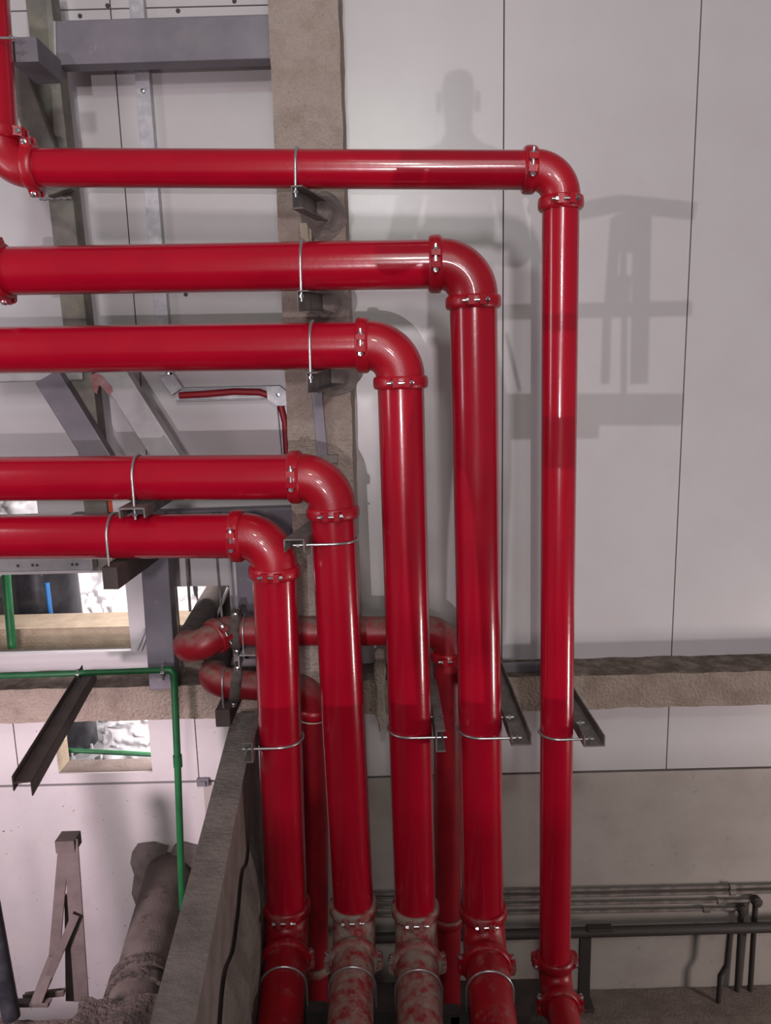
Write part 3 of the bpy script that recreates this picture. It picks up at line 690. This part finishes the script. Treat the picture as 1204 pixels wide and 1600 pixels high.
# ------------------------------------------------------------------ lower right: conduits, rail, ledge
for i, (ya, yb, xe, lab) in enumerate(((1396,1384,1300,'topmost of the four thin conduits low on the right wall'),(1405,1393,1300,'second of the four thin conduits low on the right wall'),
                                       (1416,1407,1180,'third thin conduit low on the right wall, turning down at the right'),(1429,1420,1158,'lowest thin conduit low on the right wall, turning down soonest'))):
    Yc = W-.05; a = U(560, ya+2, Yc); b = U(xe, yb-(.02*(xe-1204) if xe > 1204 else -.0), Yc)
    k = empty('wall_conduit', a, lab, 'conduit', 'thin conduits low on the right wall')
    MB().tube([a, b], .014, 12).build('conduit', 'conduit', k, smooth=True)
    s = b if xe < 1204 else U((1140,1128)[i], (1386,1396)[i], Yc)
    MB().tube([U(xe-60 if xe < 1204 else 1139, yb+1.2 if xe < 1204 else yb+1.5, Yc), U(xe-50 if xe < 1204 else 1148, yb+1 if xe < 1204 else yb+1.3, Yc)], .024, 12).build('coupler', 'conduit', k, smooth=True)
    if xe < 1204:
        MB().lathe(b+V((0,-.03,0)), (0,-1,0), [(-.05,.0),(-.05,.042),(.0,.046),(.02,.03),(.025,0)], 20, closed=False).build('junction_box', 'darkrail', k, smooth=40)
        MB().tube([b, V((b.x, b.y-.02, ZF+.02))], .022, 12).build('drop', 'darkrail', k, smooth=True)
zl = U(1050,1544,W-.02).z; yf = UZ(1050,1590,zl).y
tag(rough_box(U(800,1545,5.35).x, XR, yf, W-.02, zl-.10, zl, .06, .006, 5).build('ledge', 'ledge', None, smooth=70), None, None, None, 'structure')
rl = empty('pipe_rail', U(915,1540,5.7), 'dark horizontal rail pipe on short legs low on the right wall', 'rail')
MB().tube([U(580,1466,5.62), U(1300,1446,5.62)], .042, 20).build('pipe', 'darkrail', rl, smooth=True)
b = U(914,1464,5.62)
MB().box(b.x-.045, b.x+.045, 5.60, 5.65, zl, b.z).build('leg', 'darkrail', rl); bevel(MB().box(b.x-.075, b.x+.075, 5.54, 5.70, zl, zl+.03).build('base_plate', 'darkrail', rl), .004)
mb = MB(); b2 = U(1140,1455,5.62); mb.tube([b2, b2+V((-.01,0,-.32)), b2+V((-.06,0,-.42)), V((b2.x-.06, b2.y, zl))], .02, 10); mb.build('leg', 'darkrail', rl, smooth=True)
bevel(MB().box(U(920,1450,5.55).x, U(960,1450,5.55).x, 5.58, 5.66, U(940,1450,5.62).z-.01, U(940,1450,5.62).z+.012).build('saddle', 'darkrail', rl), .004)
dk = MB().box(-.55, 1.15, 4.9, 5.3, ZF, U(700,1578,5.0).z).build('pipe_plinth', 'floor'); bevel(dk, .02); tag(dk, None, None, None, 'structure')

# ------------------------------------------------------------------ behind the camera: photographer and a stand whose shadows fall on the wall
def behind(px, py, Y):                                # point on plane Y whose floor-floodlight shadow falls where the pixel shows it
    wpt = U(px, py, W); t = (Y-LAMP_A.y)/(W-LAMP_A.y); return LAMP_A+(wpt-LAMP_A)*t
hc = behind(716, 152, -.4)
pr = empty('person', (hc.x, -.4, -1.42), 'person in dark work clothes standing behind the viewpoint holding up a phone', 'person')
def skin(name, joints, edges, mt, parent, lv=2):
    me = bpy.data.meshes.new(name); off = LOC[parent.name]
    me.from_pydata([tuple(V(j[:3])-off) for j in joints], edges, []); me.update(); me.materials.append(M[mt])
    o = bpy.data.objects.new(name, me); COL.objects.link(o); o.parent = parent
    o.modifiers.new('skin', 'SKIN'); sk = me.skin_vertices[0].data
    for i, j in enumerate(joints): sk[i].radius = (j[3], j[4] if len(j) > 4 else j[3]); sk[i].use_root = (i == 0)
    o.modifiers.new('sub', 'SUBSURF').levels = lv; o.modifiers['sub'].render_levels = lv
    for p in me.polygons: p.use_smooth = True
    return o
x, z0 = hc.x, hc.z
J = [(x,-.42,-.55,.12,.1),(x,-.42,-.25,.11,.09),(x,-.41,z0-.30,.12,.09),(x,-.41,z0-.17,.07,.06),(x,-.41,z0-.11,.036),(x,-.39,z0-.04,.05,.065),(x,-.39,z0+.04,.055,.07),(x,-.40,z0+.08,.038,.045),
     (x-.12,-.41,z0-.185,.045),(x-.20,-.36,z0-.46,.042),(x-.10,-.16,z0-.40,.033),(x+.12,-.41,z0-.185,.045),(x+.20,-.36,z0-.46,.042),(x+.10,-.16,z0-.40,.033),
     (x-.09,-.42,-.62,.085),(x-.10,-.40,-1.0,.062),(x-.10,-.44,-1.36,.045),(x-.10,-.33,-1.385,.035),(x+.09,-.42,-.62,.085),(x+.10,-.40,-1.0,.062),(x+.10,-.44,-1.36,.045),(x+.10,-.33,-1.385,.035)]
E = [(0,1),(1,2),(2,3),(3,4),(4,5),(5,6),(6,7),(3,8),(8,9),(9,10),(3,11),(11,12),(12,13),(0,14),(14,15),(15,16),(16,17),(0,18),(18,19),(19,20),(20,21)]
skin('body', J, E, 'cloth', pr)
for s in (-1, 1):
    MB().lathe(V((x+s*.052,-.39,z0-.01)), (s,0,0), [(0,.0),(0,.03),(.012,.028),(.014,0)], 12, closed=False).build('ear', 'skin', pr, smooth=True)
    hx = x+s*.10; hj = [(hx,-.16,z0-.40,.03,.02),(hx-s*.02,-.10,z0-.36,.034,.016)]; he = [(0,1)]
    for k in range(4):
        i0 = len(hj); fx = hx-s*(.0-.0)+(k-1.5)*.018; hj += [(fx-s*.02,-.07,z0-.335,.009),(fx-s*.03,-.05,z0-.30+.004*(1.5-abs(k-1.5)),.008)]; he += [(1,i0),(i0,i0+1)]
    i0 = len(hj); hj += [(hx-s*.05,-.10,z0-.36,.010),(hx-s*.062,-.075,z0-.335,.009)]; he += [(0,i0),(i0,i0+1)]
    skin('hand', hj, he, 'skin', pr, 1)
# stand: two crossbars, legs and a tray, beside the viewpoint
st = empty('work_stand', (behind(950,620,0).x, 0, -1.42), 'steel work stand with crossbars and a tray beside the viewpoint', 'stand')
def sbar(A_, B_, wd, name, dy=.0):
    p, q = behind(*A_, dy), behind(*B_, dy); z = (q-p).normalized(); y = V((0,1,0)); x_ = y.cross(z)
    bevel(MB().obox(p, x_, y, z, (-wd/2,wd/2), (-.01,.01), (0,(q-p).length)).build(name, 'strut', st), .003)
sbar((905,330),(965,318),.055,'crossbar'); sbar((965,318),(1086,330),.055,'crossbar'); sbar((770,488),(1080,482),.05,'crossbar'); sbar((770,640),(1066,640),.11,'tray')
sbar((962,340),(952,480),.035,'upright'); sbar((1003,330),(998,600),.06,'upright'); sbar((975,340),(972,480),.02,'upright'); sbar((948,490),(945,600),.028,'leg'); sbar((975,490),(974,625),.02,'leg'); sbar((790,520),(812,612),.012,'brace'); sbar((770,676),(935,674),.05,'tray'); sbar((984,335),(980,395),.10,'plate'); sbar((972,430),(968,482),.06,'plate')
